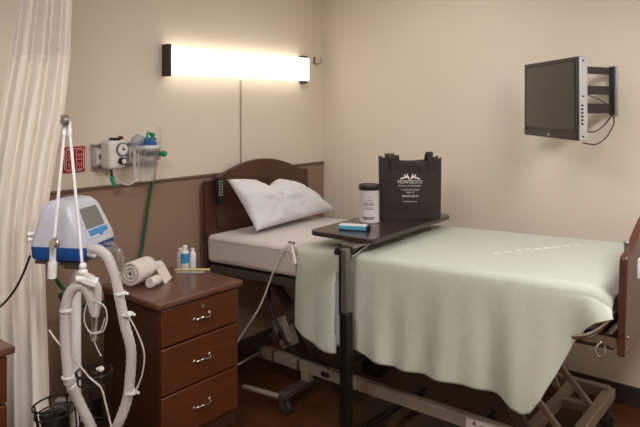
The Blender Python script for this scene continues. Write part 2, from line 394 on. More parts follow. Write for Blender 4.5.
# blanket: far hang, top, near drape
HEM = [(.765,.437),(.80,.430),(.86,.402),(.94,.378),(1.0,.365),(1.008,.37),(1.022,.42),(1.06,.43),(1.10,.428),(1.22,.40),(1.37,.39),(1.55,.405),(1.64,.412),(1.75,.408),(1.83,.398),(1.90,.385),(1.935,.398),(1.975,.455),(2.02,.56),(2.06,.67),(2.10,.735),(2.13,.765),(2.19,.79)]
def hem(x):
    for (a, za), (c, zc) in zip(HEM, HEM[1:]):
        if x <= c: return za+(zc-za)*max(0,(x-a))/(c-a)
    return HEM[-1][1]
def bl(u, v):
    x = .765+u*(2.19-.765)
    tz = topz(x)+.007
    if x > 2.10: tz -= .035*((x-2.10)/.09)**2
    wr = .0035*noise.noise(Vector((x*5, v*6, 3)))+.0025*noise.noise(Vector((x*14,v*15,1)))
    R = .035; yN = BY0-.012; yF = BY1+.008
    if v < .06:       # far hang
        k = v/.06; return Vector((x, yF+.006, tz-.16+k*(.16-R)))
    if v < .10:
        k = (v-.06)/.04*PI/2; return Vector((x, yF+.006-R*(1-math.cos(k)), tz-R+R*math.sin(k)))
    if v < .55:
        k = (v-.10)/.45; y = (yF+.006-R)+((yN+R)-(yF+.006-R))*k
        xs = x if u > .02 else x+.02*math.sin(k*3)
        e = .012*math.exp(-((y-(yN+.1))/.06)**2)*0
        return Vector((xs, y, tz+wr+e))
    if v < .62:
        k = (v-.55)/.07*PI/2; return Vector((x, yN+R-R*math.sin(k), tz-R+R*math.cos(k)+wr*.5))
    k = (v-.62)/.38; z0 = tz-R; h = hem(x); z = z0+(h-z0)*k
    f = k**1.2
    fold = .016*math.sin(x*19+.8*math.sin(x*7))+.009*math.sin(x*43+1)+.02*noise.noise(Vector((x*6,z*2,5)))
    y = yN-.022*k**.6+fold*f*.9
    y -= .028*f*math.exp(-((x-1.95)/.10)**2)
    # pinch fold beside the table pole
    p = math.exp(-((x-1.011)/.016)**2); y += .022*p*min(1,k*2.5)
    return Vector((x+ .012*f*math.sin(x*11+z*4), min(y, BY0-.008), z))
b = NB(); grid(b, 260, 120, bl)
cut = [f for f in b.faces if 1.000 < f.calc_center_median().x < 1.022 and f.calc_center_median().z < topz(1.02)-.09 and f.calc_center_median().y < -1]
bmesh.ops.delete(b, geom=cut, context='FACES')
blk = tag(obj('blanket', b, M['blanket'], solid=.006, angle=180), 'sage green blanket spread over the bed and hanging down its near side', 'blanket')
for (px, py) in ((497,253),(508,252),(519,250.5),(528,249.5),(538,249),(547,248),(556,247.3),(567,246.3),(577,245.3)):  # row of light reflections on the blanket, modelled as thin white bars
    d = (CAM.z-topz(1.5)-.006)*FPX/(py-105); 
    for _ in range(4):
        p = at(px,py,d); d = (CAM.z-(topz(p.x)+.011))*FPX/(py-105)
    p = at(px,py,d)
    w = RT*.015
    b = NB(); bar(b, p-w, p+w, .007, .003); obj('light_spot', b, M['light_spot'], blk)

b = NB(); grid(b, 10, 24, lambda u, v: Vector((.975+.08*u, BY0-.0065-.004*math.sin(u*9)*v, topz(1)-.03-(topz(1)-.03-.40)*v)))
tag(obj('hanging_sheet', b, M['ligature'], solid=.002, angle=180), 'strip of pale blue-grey sheet showing through the slit in the blanket beside the table pole', 'sheet')
# pillow leaning on the headboard, creased into two lobes
def pil(side):
    def f(u, v):
        a = u*2-1; c = v*2-1
        B = Vector((.345,-1.00,.825)).lerp(Vector((.31,-.26,.84)), u); Tt = Vector((.15,-1.035,1.095)).lerp(Vector((.15,-.41,1.005)), u)
        p = B.lerp(Tt, v)
        # corners pulled to points
        e = max(0, (1-a*a))**.42*max(0,(1-c*c))**.42
        n = Vector((.78,-.12,.62)).normalized()
        th = .095*e*(1-.30*math.exp(-((a+.02+.25*c)/.13)**2))
        # sides bowed in between the corners
        p += Vector((0,1,0))*(-a)*.012*(1-c*c) + (Tt-B).normalized()*(-c)*.006*(1-a*a)
        sag = math.exp(-((a+.05)/.17)**2)*max(0,c)**1.5; p.z -= .050*sag; 
        p.z += .018*math.exp(-((a-.25)/.35)**2)*max(0,c)
        w = .030*noise.noise(Vector((u*4+v*2,v*3,side)))+.014*noise.noise(Vector((u*11-v*6,v*9+u*5,side+4)))+.014*abs(noise.noise(Vector((u*6+v*7,v*3,side+9))))
        if side > 0: return p+n*(th*1.0+w*e)
        return p-n*(th*.45+w*.3*e)
    return f
b = NB(); grid(b, 56, 40, pil(1)); grid(b, 56, 40, pil(-1)); bmesh.ops.remove_doubles(b, verts=b.verts[:], dist=.0008)
pl = tag(obj('pillow', b, M['pillow'], angle=180), 'rumpled white pillow leaning against the dark headboard', 'pillow')

# hand remote on the headboard
r0 = at(218,178,3.44)
rm = thing('bed_remote', 'black hand remote with grey keys hanging on the left of the headboard', 'remote', (.125,-1.09,.955))
b = NB(); prism(b, [(-.024,.15),(.024,.15),(.026,.10),(.016,0),(-.016,0),(-.026,.10)], Matrix(((0,0,1,.107),(1,0,0,-1.065),(0,1,0,.955),(0,0,0,1))), .022); obj('case', b, M['black'], rm, bevel=.004)
b = NB(); prism(b, [(-.018,.14),(.018,.14),(.019,.10),(.013,.04),(-.013,.04),(-.019,.10)], Matrix(((0,0,1,.129),(1,0,0,-1.065),(0,1,0,.955),(0,0,0,1))), .002); kp = obj('keypad', b, M['black'], rm)
b = NB()
for i in range(6):
    for s in (-.009,.009): box(b, (.132,-1.065+s,1.085-i*.015), (.002,.011,.009))
obj('keys', b, M['keys'], rm)
b = NB(); tube(b, [(.118,-1.065,.955),(.122,-1.09,.91),(.118,-1.085,.87),(.11,-1.06,.82),(.11,-1.03,.81)], .005); obj('cord', b, M['black'], rm)
b = NB(); box(b, (.112,-1.08,1.106), (.016,.06,.008)); obj('hanger_clip', b, M['black'], rm)
# call cord clipped to the mattress edge
cc = thing('call_cord', 'ivory call-button cord clipped to the edge of the bed by the blanket', 'cord', (.74,-1.16,.75))
b = NB(); tube(b, [(.715,-1.125,.835),(.68,-1.155,.80),(.62,-1.16,.68),(.54,-1.17,.50),(.44,-1.20,.34),(.38,-1.25,.22),(.30,-1.32,.12)], .0045); obj('cord', b, M['cord'], cc)
b = NB(); tube(b, [(.705,-1.125,.832),(.735,-1.145,.83),(.757,-1.168,.81)], .004); obj('lead', b, M['cord'], cc)
b = NB(); cyl(b, (.757,-1.169,.812), (.775,-1.172,.748), .008, .012, n=14); obj('call_button', b, M['cord'], cc, bevel=.003)
b = NB(); box(b, (.712,-1.125,.834), (.035,.016,.012)); obj('clip', b, M['steel'], cc, bevel=.002)

# ---------------------------------------------------------------- overbed table
ot = thing('overbed_table', 'overbed table with dark espresso top on a telescoping pole', 'table', (1.115,-1.23,0), 0)
b = NB()
cx, cy, hx, hy, rr = 1.003, -.735, .183, .405, .045
pts = []
for (sx, sy, a0) in ((1,1,0),(-1,1,90),(-1,-1,180),(1,-1,270)):
    for k in range(7):
        a = math.radians(a0+k*15); pts.append((sx*(hx-rr)+rr*math.cos(a), sy*(hy-rr)+rr*math.sin(a)))
R = Matrix.Rotation(math.radians(2.0), 4, 'Z')
prism(b, pts, Matrix.Translation((cx,cy,.892)) @ R, .023); tp = obj('tabletop', b, M['tablebrown'], ot, bevel=.004)
b = NB(); box(b, (1.06,-.93,.886), (.04,.50,.012)); box(b, (1.11,-1.12,.884), (.06,.16,.016)); obj('support_rail', b, M['steel'], ot, bevel=.003)
b = NB(); tube(b, [(1.125,-1.20,.84),(1.12,-1.08,.865),(1.10,-.95,.875)], .008); obj('brace', b, M['chrome'], ot)
b = NB(); box(b, (1.09,-1.19,.866), (.09,.035,.014)); box(b, (1.06,-1.2,.852), (.03,.03,.02)); obj('height_lever', b, M['black'], ot, bevel=.003)
PX, PY = 1.127, -1.238
b = NB(); box(b, (PX,PY,.735), (.036,.030,.30)); obj('inner_pole', b, M['steelgrey'], ot, bevel=.006)
b = NB(); box(b, (PX-.024,PY,.735), (.006,.026,.29)); obj('pole_track', b, M['black'], ot)
b = NB(); box(b, (PX+.004,PY,.335), (.048,.044,.55)); obj('outer_pole', b, M['blacksatin'], ot, bevel=.008)
b = NB(); cyl(b, (PX+.005,PY-.026,.18),(PX+.005,PY-.029,.18),.004,n=10); obj('screw', b, M['chrome'], ot)
b = NB(); bar(b, (PX-.03,PY,.045), (PX+.42,PY,.045), .05, .03); obj('base_bar', b, M['blacksatin'], ot, bevel=.004)
for x in (PX+.012, PX+.39):
    b = NB(); bar(b, (x,PY+.02,.052), (x,PY+.66,.050), .03, .022); obj('leg', b, M['blacksatin'], ot, bevel=.004)
for (x, y) in ((PX+.012,PY),(PX+.39,PY),(PX+.012,PY+.64),(PX+.39,PY+.64)):
    b = NB(); cyl(b, (x,y-.010,.017),(x,y+.010,.017),.017); box(b,(x,y,.035),(.014,.026,.012)); obj('caster', b, M['caster'], ot)

TZ = .9151
# tote bag
O = Vector((.955,-.70,TZ)); bx_ = Vector((.245,.19,0)); W = bx_.length; ex = bx_.normalized(); ey = Vector((-ex.y, ex.x, 0)); H = .325; D = .10
bg = thing('tote_bag', 'black fabric tote bag with white printed lettering standing on the overbed table', 'bag', O+ex*W/2+ey*D/2)
def ringpt(s, h):
    """s 0..4 round the bag: front, right gusset, back, left gusset"""
    k = int(s) % 4; f = s-int(s); sp = h*.004
    if k == 0: x, y = -sp+f*(W+2*sp), -.010*math.sin(PI*f)*math.sin(PI*h)+.008*noise.noise(Vector((f*5,h*5,2)))*(1 if 0<f<1 else 0)
    elif k == 1: x, y = W+sp-.028*math.sin(PI*f)*h, f*D
    elif k == 2: x, y = W+sp-f*(W+2*sp), D+.008*math.sin(PI*f)
    else: x, y = -sp+.034*math.sin(PI*f)*h, D-f*D
    z = h*H
    if h > .8:
        dip = (.024 if k in (0,) else .028 if k == 2 else .018)*math.sin(PI*f)**.7 + (.006*math.sin(f*9) if k == 0 else 0)
        z -= dip*(h-.8)/.2
    return O+ex*x+ey*(y-.0)+Vector((0,0,z+.002))
b = NB(); V = []
for j in range(25):
    V.append([b.verts.new(ringpt(i/12, j/24)) for i in range(48)])
for j in range(24):
    for i in range(48): b.faces.new((V[j][i],V[j][(i+1)%48],V[j+1][(i+1)%48],V[j+1][i]))
b.faces.new(V[0])
obj('bag_body', b, M['bag'], bg, solid=.002, angle=60)
def ribbon(b, pts, w, wdir):
    P = smoothpath(pts, 6); L_ = [(b.verts.new(p-wdir*w/2), b.verts.new(p+wdir*w/2)) for p in P]
    for a, c in zip(L_, L_[1:]): b.faces.new((a[0],a[1],c[1],c[0]))
for (yo, hh, sg) in ((-.004,.006,1),(D-.014,.008,-1)):
    b = NB()
    def q(x, y, z): return O+ex*x+ey*y+Vector((0,0,z))
    xl, xr = (.065, W-.055) if sg > 0 else (.05, W-.04)
    # left loop over the rim then draped inside to the right loop
    ribbon(b, [q(xl,yo,H-.075),q(xl,yo-.003,H-.03),q(xl,yo-.002,H-.004),q(xl,yo+.012,H+hh),q(xl+.01,yo+.03,H+hh*.6),q(xl+.015,yo+.035,H-.05)], .045, ex)
    ribbon(b, [q(xr,yo,H-.075),q(xr,yo-.003,H-.03),q(xr,yo-.002,H-.004),q(xr,yo+.010,H+hh+.012),q(xr-.01,yo+.028,H+hh*.9),q(xr-.015,yo+.035,H-.05)], .028, ex)
    ribbon(b, [q(xl+.015,yo+.035,H-.05),q(W/2,yo+.04,H-.10),q(xr-.015,yo+.035,H-.05)], .03, Vector((0,0,1)))
    obj('handle', b, M['bag'], bg, solid=.003)
tx = text_bm([('MONTECITO',.026,.190,.150),('Post Acute Care & Rehabilitation',.012,.175,.142),('51 SOUTH 48TH STREET',.0105,.154,.115),('MESA, AZ',.0105,.141,.052),('480.832.8333',.015,.120,.100),('montecito.com',.0105,.094,.086)], .0005)
# leaf scroll emblem above the name
for s in (-1, 1):
    for (x, y, r, a) in ((.010,.226,.011,.9),(.020,.228,.010,.4),(.032,.224,.010,.0),(.045,.221,.009,-.3),(.014,.236,.008,1.2),(.028,.235,.007,.7)):
        x *= 1.15; y = .216+(y-.221)*1.15; r *= 1.15
        m = Matrix.Translation((s*x,y,0)) @ Matrix.Rotation(s*a,4,'Z') @ Matrix.Diagonal((1,.36,1,1))
        bmesh.ops.create_cone(tx, cap_ends=True, segments=12, radius1=r, radius2=r, depth=.001, matrix=m)
for v in tx.verts: v.co.x = v.co.x*.84-.012
fm = Matrix.Identity(4)
org = O+ex*(W/2+.008)-ey*.0140+Vector((0,0,.0))
for i in range(3):
    fm[i][0] = ex[i]; fm[i][1] = (0,0,1)[i]; fm[i][2] = -ey[i]; fm[i][3] = org[i]
for v in tx.verts:
    x, h = v.co.x/W+.5+.008/W, v.co.y/H
    yy = -.010*math.sin(PI*x)*math.sin(PI*h)+.008*noise.noise(Vector((x*5,h*5,2)))
    d = v.co.z
    v.co = O+ex*(W/2+.008+v.co.x)+ey*(yy-.0028-d)+Vector((0,0,v.co.y))
obj('printed_lettering', tx, M['print'], bg, angle=20)

# canister with black lid
cn = Vector((.945,-.79,TZ)); ct = thing('canister', 'white printed canister with a black lid left of the black tote bag', 'canister', cn)
b = NB(); lathe(b, [(.049,0),(.052,.004),(.052,.008),(.0505,.012),(.0505,.160),(.052,.165),(.052,.170),(.046,.172)], 36, Matrix.Translation(cn)); obj('container', b, M['canbody'], ct)
b = NB(); lathe(b, [(.053,.166),(.0545,.168),(.0545,.188),(.052,.192),(.044,.193),(.043,.190),(.01,.190)], 36, Matrix.Translation(cn)); obj('lid', b, M['black'], ct)
def arc(b, zc, h, a0, a1, r=.0509):
    def f(u, v): a = math.radians(a0+(a1-a0)*u); return cn+Vector((r*math.cos(a), r*math.sin(a), zc+h*(v-.5)))
    grid(b, 10, 1, f)
for (z, h, a0, a1) in ((.118,.004,-70,-38),(.105,.004,-82,-30),(.095,.006,-92,-28),(.080,.003,-85,-35),(.073,.004,-80,-30),(.030,.007,-95,-22),(.022,.004,-88,-30),(.132,.003,-66,-44)):
    b = NB(); arc(b, z,h,a0,a1); obj('printed_line', b, M['greyprint'], ct, solid=.0006)

# wipes/tissue style flat case
fc = thing('flat_case', 'small flat blue and white case lying at the front of the overbed table', 'case', (1.000,-1.000,TZ), math.radians(24))
b = NB(); box(b, (0,0,.012), (.140,.058,.018)); obj('case_body', b, M['tealblue'], fc, local=True, bevel=.003)
b = NB(); box(b, (-.004,.002,.0225), (.132,.050,.004)); obj('case_top', b, M['white'], fc, local=True, bevel=.002)
b = NB(); box(b, (.070,0,.012), (.010,.060,.022)); box(b, (0,0,.0015), (.14,.054,.003)); obj('end_strip', b, M['black'], fc, local=True, bevel=.002)

# ---------------------------------------------------------------- bedside cabinets
def cabinet(loc, rz, label):
    t = thing('bedside_cabinet', label, 'cabinet', loc, rz, 'bedside cabinets'); w, d, h = .43, .42, .72
    # local: +X is the front, origin under the middle of the cabinet
    b = NB(); box(b, (-.008,0,.39), (d-.03,w-.01,.62)); obj('body', b, M['cabside'], t, local=True, bevel=.003)
    b = NB(); box(b, (-.02,0,.04), (d-.09,w-.06,.08)); obj('plinth', b, M['cabside'], t, local=True)
    b = NB(); box(b, (0,0,h-.0125), (d+.02,w+.03,.025)); obj('top', b, M['cabtop'], t, local=True, bevel=.006, segs=3)
    for (z0, z1) in ((.538,.688),(.343,.530),(.150,.335)):
        b = NB(); box(b, (d/2-.012,0,(z0+z1)/2), (.020,w-.012,z1-z0)); dr = obj('drawer', b, M['cab'], t, local=True, bevel=.004)
        zc = (z0+z1)/2+.002; xx = d/2-.002
        b = NB(); tube(b, [(xx,-.042,zc-.004),(xx+.012,-.038,zc-.003),(xx+.022,-.018,zc+.003),(xx+.024,0,zc),(xx+.022,.018,zc-.003),(xx+.012,.038,zc+.003),(xx,.042,zc+.004)], .0045, sub=4)
        for s in (-.042,.042): ball(b, (xx+.001,s,zc+.004*(1 if s>0 else -1)), .008, (.4,1.2,1))
        obj('handle', b, M['chrome'], dr, local=True)
        if z1 > .6:
            b = NB(); cyl(b, (xx-.002,0,z1-.030), (xx+.005,0,z1-.030), .009); obj('lock', b, M['chrome'], dr, local=True)
    return t
cabinet((.487,-1.678,0), 0, 'cherry wood three-drawer bedside cabinet between the breathing machine and the bed')
cabinet((.465,-2.69,0), 0, 'cherry wood bedside cabinet at the left edge, in front of the curtain')
CZ = .7201

# towels and toiletries on the cabinet
def roll(c0, c1, r, nm, label, group=None, rough=1):
    c0 = Vector(c0); c1 = Vector(c1); d = c1-c0; q = d.to_track_quat('Z','Y').to_matrix().to_4x4()
    b = NB(); n = 72; turns = 3.0; K = 90
    def f(u, v):
        a = turns*2*PI*u; rad = r*(.12+.88*u); rad *= 1+.04*noise.noise(Vector((a*1.3,v*2,r*40)))
        return c0+d*(v+.03*math.sin(3*a)*(v-.5)*.6) + (q@Vector((rad*math.cos(a),rad*math.sin(a),0)).to_4d()).to_3d()
    grid(b, K, 8, f)
    return tag(obj(nm, b, M['offwhite'], solid=r*.22, angle=180), label, 'towel', group)
roll((.415,-1.845,CZ+.063),(.375,-1.725,CZ+.063),.053,'rolled_towel','large rolled white towel at the left end of the bedside cabinet top')
roll((.495,-1.80,CZ+.028),(.478,-1.745,CZ+.028),.022,'rolled_washcloth','small rolled white washcloth just right of the big rolled towel')
cd = thing('paper_card', 'folded cream paper card standing beside the rolled washcloth', 'card', (.458,-1.695,CZ), math.radians(12))
b = NB(); box(b, (0,0,.038), (.002,.055,.078), (.35,-.35,0)); obj('front_leaf', b, M['paper'], cd, local=True)
b = NB(); box(b, (-.028,0,.038), (.002,.055,.078), (.35,.35,0)); obj('back_leaf', b, M['paper'], cd, local=True)
tb = thing('cream_tube', 'white squeeze tube lying behind the paper card', 'tube', (.34,-1.60,CZ))
b = NB()
def ft(u, v):
    a = u*2*PI; k = v; p0 = Vector((.30,-1.70,CZ+.030)); p1 = Vector((.30,-1.62,CZ+.030))
    return p0.lerp(p1,k)+Vector((math.cos(a)*(.020+.004*(1-k)),0,math.sin(a)*(.003+.022*k)))
grid(b, 20, 8, ft); bmesh.ops.remove_doubles(b, verts=b.verts[:], dist=.0002); obj('tube_body', b, M['white'], tb, solid=.001)
b = NB(); cyl(b, (.30,-1.62,CZ+.03),(.30,-1.595,CZ+.03),.024); obj('cap', b, M['white'], tb, bevel=.003)
def bottle(x, y, r, h, capm, bodym, label, lab=None):
    p = Vector((x,y,CZ)); t = thing('toiletry_bottle', label, 'bottle', p, group='toiletry bottles on the cabinet')
    b = NB(); lathe(b, [(r*.9,0),(r,.004),(r,h*.72),(r*.8,h*.79),(r*.42,h*.83),(r*.42,h*.86)], 24, Matrix.Translation(p)); obj('container', b, bodym, t)
    b = NB(); lathe(b, [(r*.55,h*.84),(r*.55,h*.98),(r*.48,h)], 20, Matrix.Translation(p)); obj('cap', b, capm, t)
    if lab:
        b = NB(); lathe(b, [(r*1.02,h*.30),(r*1.02,h*.70)], 24, Matrix.Translation(p)); obj('label_band', b, lab, t)
    return t
bottle(.366,-1.505,.020,.118,M['white'],M['white'],'clear-white toiletry bottle with a blue label on the bedside cabinet',M['labelblue'])
bottle(.370,-1.462,.016,.098,M['white'],M['white'],'plain white slim bottle right of the blue-labelled one')
bottle(.312,-1.490,.017,.095,M['white'],M['canbody'],'short white bottle partly hidden behind the blue-labelled bottle')
tg = thing('toothbrush_pack', 'long narrow yellow and white toothbrush pack lying in front of the bottles', 'toothbrush pack', (.432,-1.515,CZ), math.radians(39))
b = NB(); box(b, (0,0,.008), (.17,.028,.014)); obj('tray', b, M['clear'], tg, local=True, bevel=.003)
b = NB(); box(b, (0,0,.0165), (.165,.022,.002)); obj('backing_strip', b, M['yellow'], tg, local=True)
b = NB(); box(b, (-.01,0,.0045), (.13,.006,.004)); obj('brush_handle', b, M['white'], tg, local=True)

# ---------------------------------------------------------------- wall-mounted medical gear
o_ = at(73,159.5,2.93)
ro = thing('red_outlet', 'red emergency power outlet plate with two sockets on the head wall', 'outlet', (0,-1.87,1.20))
b = NB(); box(b, (.004,-1.87,1.255), (.008,.112,.122)); obj('plate', b, M['red'], ro, bevel=.003)
b = NB(); 
for y in (-1.895,-1.845):
    for z in (1.255,): box(b, (.010,y,z), (.006,.036,.088))
obj('sockets', b, M['red'], ro, bevel=.004)
b = NB()
for (y, z, w, h) in ((-1.87,1.306,.08,.003),(-1.87,1.204,.08,.003),(-1.918,1.255,.003,.09),(-1.822,1.255,.003,.09)): box(b, (.0086,y,z), (.001,w,h))
for y in (-1.895,-1.845):
    for z in (1.278,1.234):
        for s in (-.007,.007): box(b, (.0135,y+s,z), (.001,.003,.011))
        box(b, (.0135,y,z-.012), (.001,.005,.004))
    for z in (1.300,1.256,1.210): box(b, (.0132,y,z), (.001,.034,.002))
    for s in (-.018,.018): box(b, (.0132,y+s,1.255), (.001,.002,.086))
obj('plate_marking', b, M['print'], ro)

gr = thing('gas_outlet_rail', 'brushed metal medical gas outlet rail mounted on the wall above the wainscot', 'wall rail', (0,-1.60,1.19))
b = NB(); box(b, (.012,-1.60,1.262), (.024,.36,.13)); obj('rail_plate', b, M['silver'], gr, bevel=.004)
b = NB(); box(b, (.028,-1.60,1.212), (.010,.37,.012)); box(b, (.028,-1.60,1.315), (.010,.37,.010)); obj('rail_lip', b, M['steel'], gr, bevel=.002)
for y in (-1.745,-1.66,-1.565,-1.47):
    b = NB(); box(b, (.028,y,1.262), (.008,.05,.075)); f_ = obj('outlet_face', b, M['white'], gr, bevel=.003)
    b = NB(); cyl(b, (.032,y,1.262),(.036,y,1.262),.014); obj('port', b, M['grey'], f_)
# suction regulator with gauge
sr = thing('suction_regulator', 'white wall suction regulator with round gauge and black knob', 'regulator', (.06,-1.69,1.2))
b = NB(); box(b, (.070,-1.705,1.272), (.09,.090,.138)); obj('housing', b, M['white'], sr, bevel=.018, segs=4)
b = NB(); cyl(b, (.112,-1.685,1.298),(.124,-1.685,1.298),.033,n=32); gg = obj('gauge', b, M['grey'], sr, bevel=.002)
b = NB(); cyl(b, (.124,-1.685,1.298),(.1252,-1.685,1.298),.026,n=32); obj('gauge_dial', b, M['white'], gg)
b = NB(); box(b, (.126,-1.68,1.303), (.0012,.003,.026),(.6,0,0)); cyl(b,(.1252,-1.685,1.298),(.128,-1.685,1.298),.005,n=12); obj('gauge_needle', b, M['black'], gg)
b = NB(); cyl(b, (.114,-1.69,1.242),(.142,-1.69,1.242),.018,n=24); obj('knob', b, M['black'], sr, bevel=.003)
b = NB(); cyl(b, (.1421,-1.69,1.242),(.1435,-1.69,1.242),.012,n=20); obj('knob_face', b, M['white'], sr)
b = NB(); box(b, (.075,-1.70,1.346), (.05,.035,.014)); box(b, (.085,-1.672,1.352), (.02,.02,.016)); obj('selector', b, M['black'], sr, bevel=.004)
b = NB(); tube(b, [(.08,-1.72,1.212),(.085,-1.722,1.185),(.085,-1.72,1.165)], .006); obj('nipple', b, M['black'], sr)
b = NB(); tube(b, [(.085,-1.72,1.168),(.088,-1.718,1.145),(.09,-1.705,1.122)], .010); obj('green_connector', b, M['brightgreen'], sr)
b = NB(); tube(b, [(.085,-1.715,1.18),(.10,-1.69,1.14),(.11,-1.63,1.125),(.11,-1.59,1.18),(.105,-1.585,1.26),(.10,-1.57,1.31),(.10,-1.52,1.34)], .0045); obj('suction_tubing', b, M['tube'], sr)
# canister with blue lid
sc_ = thing('suction_canister', 'clear suction canister with a blue lid on the wall rail', 'canister', (.09,-1.52,1.12))
cc0 = Matrix.Translation((.095,-1.525,0))
b = NB(); lathe(b, [(.040,1.13),(.044,1.14),(.050,1.285),(.050,1.292)], 28, cc0); obj('container', b, M['clear'], sc_)
b = NB(); lathe(b, [(.056,1.292),(.057,1.296),(.057,1.304),(.050,1.310)], 28, cc0); obj('rim', b, M['white'], sc_)
b = NB(); lathe(b, [(.050,1.308),(.046,1.325),(.030,1.345),(.010,1.350)], 28, cc0); obj('lid', b, M['blue'], sc_)
b = NB(); tube(b, [(.12,-1.545,1.33),(.115,-1.54,1.362),(.10,-1.52,1.372),(.10,-1.50,1.352),(.105,-1.48,1.338)], .006); obj('tubing_elbow', b, M['brightgreen'], sc_)
b = NB(); box(b, (.104,-1.50,1.362), (.02,.02,.02)); obj('port_cap', b, M['brightgreen'], sc_, bevel=.004)
b = NB()
def bagf(u, v):
    a = u*2*PI; k = v; r = .010+.036*math.sin(PI*min(1,k*1.05))**.8*(1+.25*noise.noise(Vector((math.cos(a)*2,math.sin(a)*2,k*5))))
    c = Vector((.10,-1.61,1.29)).lerp(Vector((.085,-1.535,1.345)), k); return c+Vector((math.cos(a)*r*.8, -.5*math.sin(a)*r, math.sin(a)*r))
grid(b, 24, 14, bagf); bmesh.ops.remove_doubles(b, verts=b.verts[:], dist=.0002)
tag(obj('plastic_pouch', b, M['clearbag']), 'crumpled clear plastic pouch draped beside the blue lid on the wall rail', 'pouch')
b = NB(); cyl(b, (.095,-1.60,1.30),(.095,-1.605,1.14),.009); b2 = b
tag(obj('yankauer_tube', b, M['tube']), 'short white tube upright between the gauge and the canister', 'tube')
# flow meter
fmr = thing('oxygen_flowmeter', 'clear oxygen flowmeter with a green knob at the right end of the wall rail', 'flowmeter', (.06,-1.44,1.22))
b = NB(); cyl(b, (.02,-1.445,1.262),(.10,-1.445,1.262),.012); cyl(b, (.075,-1.445,1.23),(.075,-1.445,1.29),.013); obj('valve_body', b, M['chrome'], fmr)
b = NB(); cyl(b, (.075,-1.443,1.29),(.075,-1.443,1.40),.010); obj('flow_column', b, M['clear'], fmr)
b = NB(); cyl(b, (.10,-1.443,1.262),(.125,-1.433,1.262),.016,.014); obj('knob', b, M['brightgreen'], fmr, bevel=.003)
b = NB(); tube(b, [(.075,-1.45,1.23),(.07,-1.455,1.19),(.055,-1.46,1.14)], .006); obj('barb', b, M['tube'], fmr)
# green hose
b = NB(); tube(b, [(.058,-1.457,1.150),(.045,-1.462,1.10),(.040,-1.48,1.0),(.040,-1.505,.86),(.042,-1.54,.72),(.06,-1.64,.60),(.10,-1.80,.58),(.20,-2.00,.64),(.30,-2.10,.73)] + [at(74,297,2.42), at(60,285,2.38), at(47,262,2.32)], .0075)
tag(obj('oxygen_hose', b, M['green']), 'green oxygen hose running down the wainscot behind the bedside cabinet', 'hose')

# ---------------------------------------------------------------- television
tl = Vector((1.522,-.183,0)); trr = Vector((1.919,-.609,0)); du = (trr-tl).normalized(); nn = Vector((du.y,-du.x,0))   # nn towards the bed head
if nn.x > 0: nn = -nn
tv = thing('television', 'flat black television with silver side on a wall bracket', 'television', ((tl+trr)/2)+Vector((0,0,1.36)))
TM = Matrix.Identity(4)
for i in range(3): TM[i][0] = du[i]; TM[i][1] = -nn[i]; TM[i][2] = (0,0,1)[i]; TM[i][3] = ((tl+trr)/2+Vector((0,0,1.54)))[i]
# local: x along the set, y backwards, z up
Wt, Ht = .582, .366
b = NB(); box(b, (0,.020,0), (Wt,.034,Ht), mtx=TM); obj('casing', b, M['tvbody'], tv, bevel=.004)
b = NB(); box(b, (-.006,.0015,.012), (Wt-.05,.006,Ht-.062), mtx=TM); obj('screen', b, M['tvscreen'], tv)
b = NB(); box(b, (0,.001,Ht/2-.008), (Wt,.008,.018), mtx=TM); box(b, (0,.001,-Ht/2+.014), (Wt,.008,.030), mtx=TM)
for s in (-1,1): box(b, (s*(Wt/2-.010),.001,0), (.022,.008,Ht), mtx=TM)
bz = obj('bezel', b, M['tvbody'], tv, bevel=.002)
b = NB(); box(b, (0,-.0035,-Ht/2+.013), (.026,.001,.008), mtx=TM); obj('badge', b, M['silver'], bz)
b = NB(); box(b, (Wt/2+.004,.020,0), (.010,.036,Ht-.004), mtx=TM); sd = obj('side_panel', b, M['silver'], tv, bevel=.003)
b = NB()
for z in (.165,.01,-.165): box(b, (Wt/2+.0095,.018,z), (.001,.008,.008), mtx=TM)
for k in range(6): box(b, (Wt/2+.0095,.014,-.03-.016*k), (.001,.010,.009), mtx=TM)
obj('side_ports', b, M['black'], sd)
b = NB(); box(b, (-.02,.055,0), (.34,.045,.24), mtx=TM); obj('back_cover', b, M['tvbody'], tv, bevel=.012)
wb = thing('wall_bracket', 'black three-armed wall bracket holding the television', 'bracket', (1.93,0,1.45))
b = NB(); box(b, (1.918,-.008,1.585), (.036,.016,.25)); obj('wall_plate', b, M['silver'], wb, bevel=.002)
b = NB(); box(b, (1.912,-.026,1.585), (.026,.022,.245)); obj('upright', b, M['tvbody'], wb, bevel=.002)
tback = (TM@Vector((-.02,.0785,0)))
for z, h in ((1.683,.036),(1.585,.044),(1.495,.050)):
    b = NB(); bar(b, (1.905,-.035,z), (tback.x+.05,tback.y+.0,z), .014, h); obj('arm', b, M['tvbody'], wb, bevel=.002)
b = NB(); box(b, (0.0,.086,.045), (.16,.014,.24), mtx=TM); obj('mounting_plate', b, M['tvbody'], wb, bevel=.002)
for i, (pts, lab) in enumerate((([(583,143,2.79),(597,144,2.85),(608,135,3.0),(614,122,3.12),(612,114,3.15)], 'lower and longer of the two black cords looping from television to bracket'),
                  ([(583,130,2.79),(593,132,2.85),(602,127,3.0),(610,118,3.12),(612,112,3.15)], 'upper and shorter of the two black cords looping from television to bracket'))):
    b = NB(); tube(b, [at(*p) for p in pts], .0032); obj('power_cord', b, M['black'], tv)
b = NB(); tube(b, [at(588,95,2.86), at(598,99,2.95), at(610,106,3.1)], .003); tag(obj('bracket_wire', b, mat('maroon_wire', S(88,42,38), .5)), 'thin dark red wire between the arms of the television bracket', 'wire')

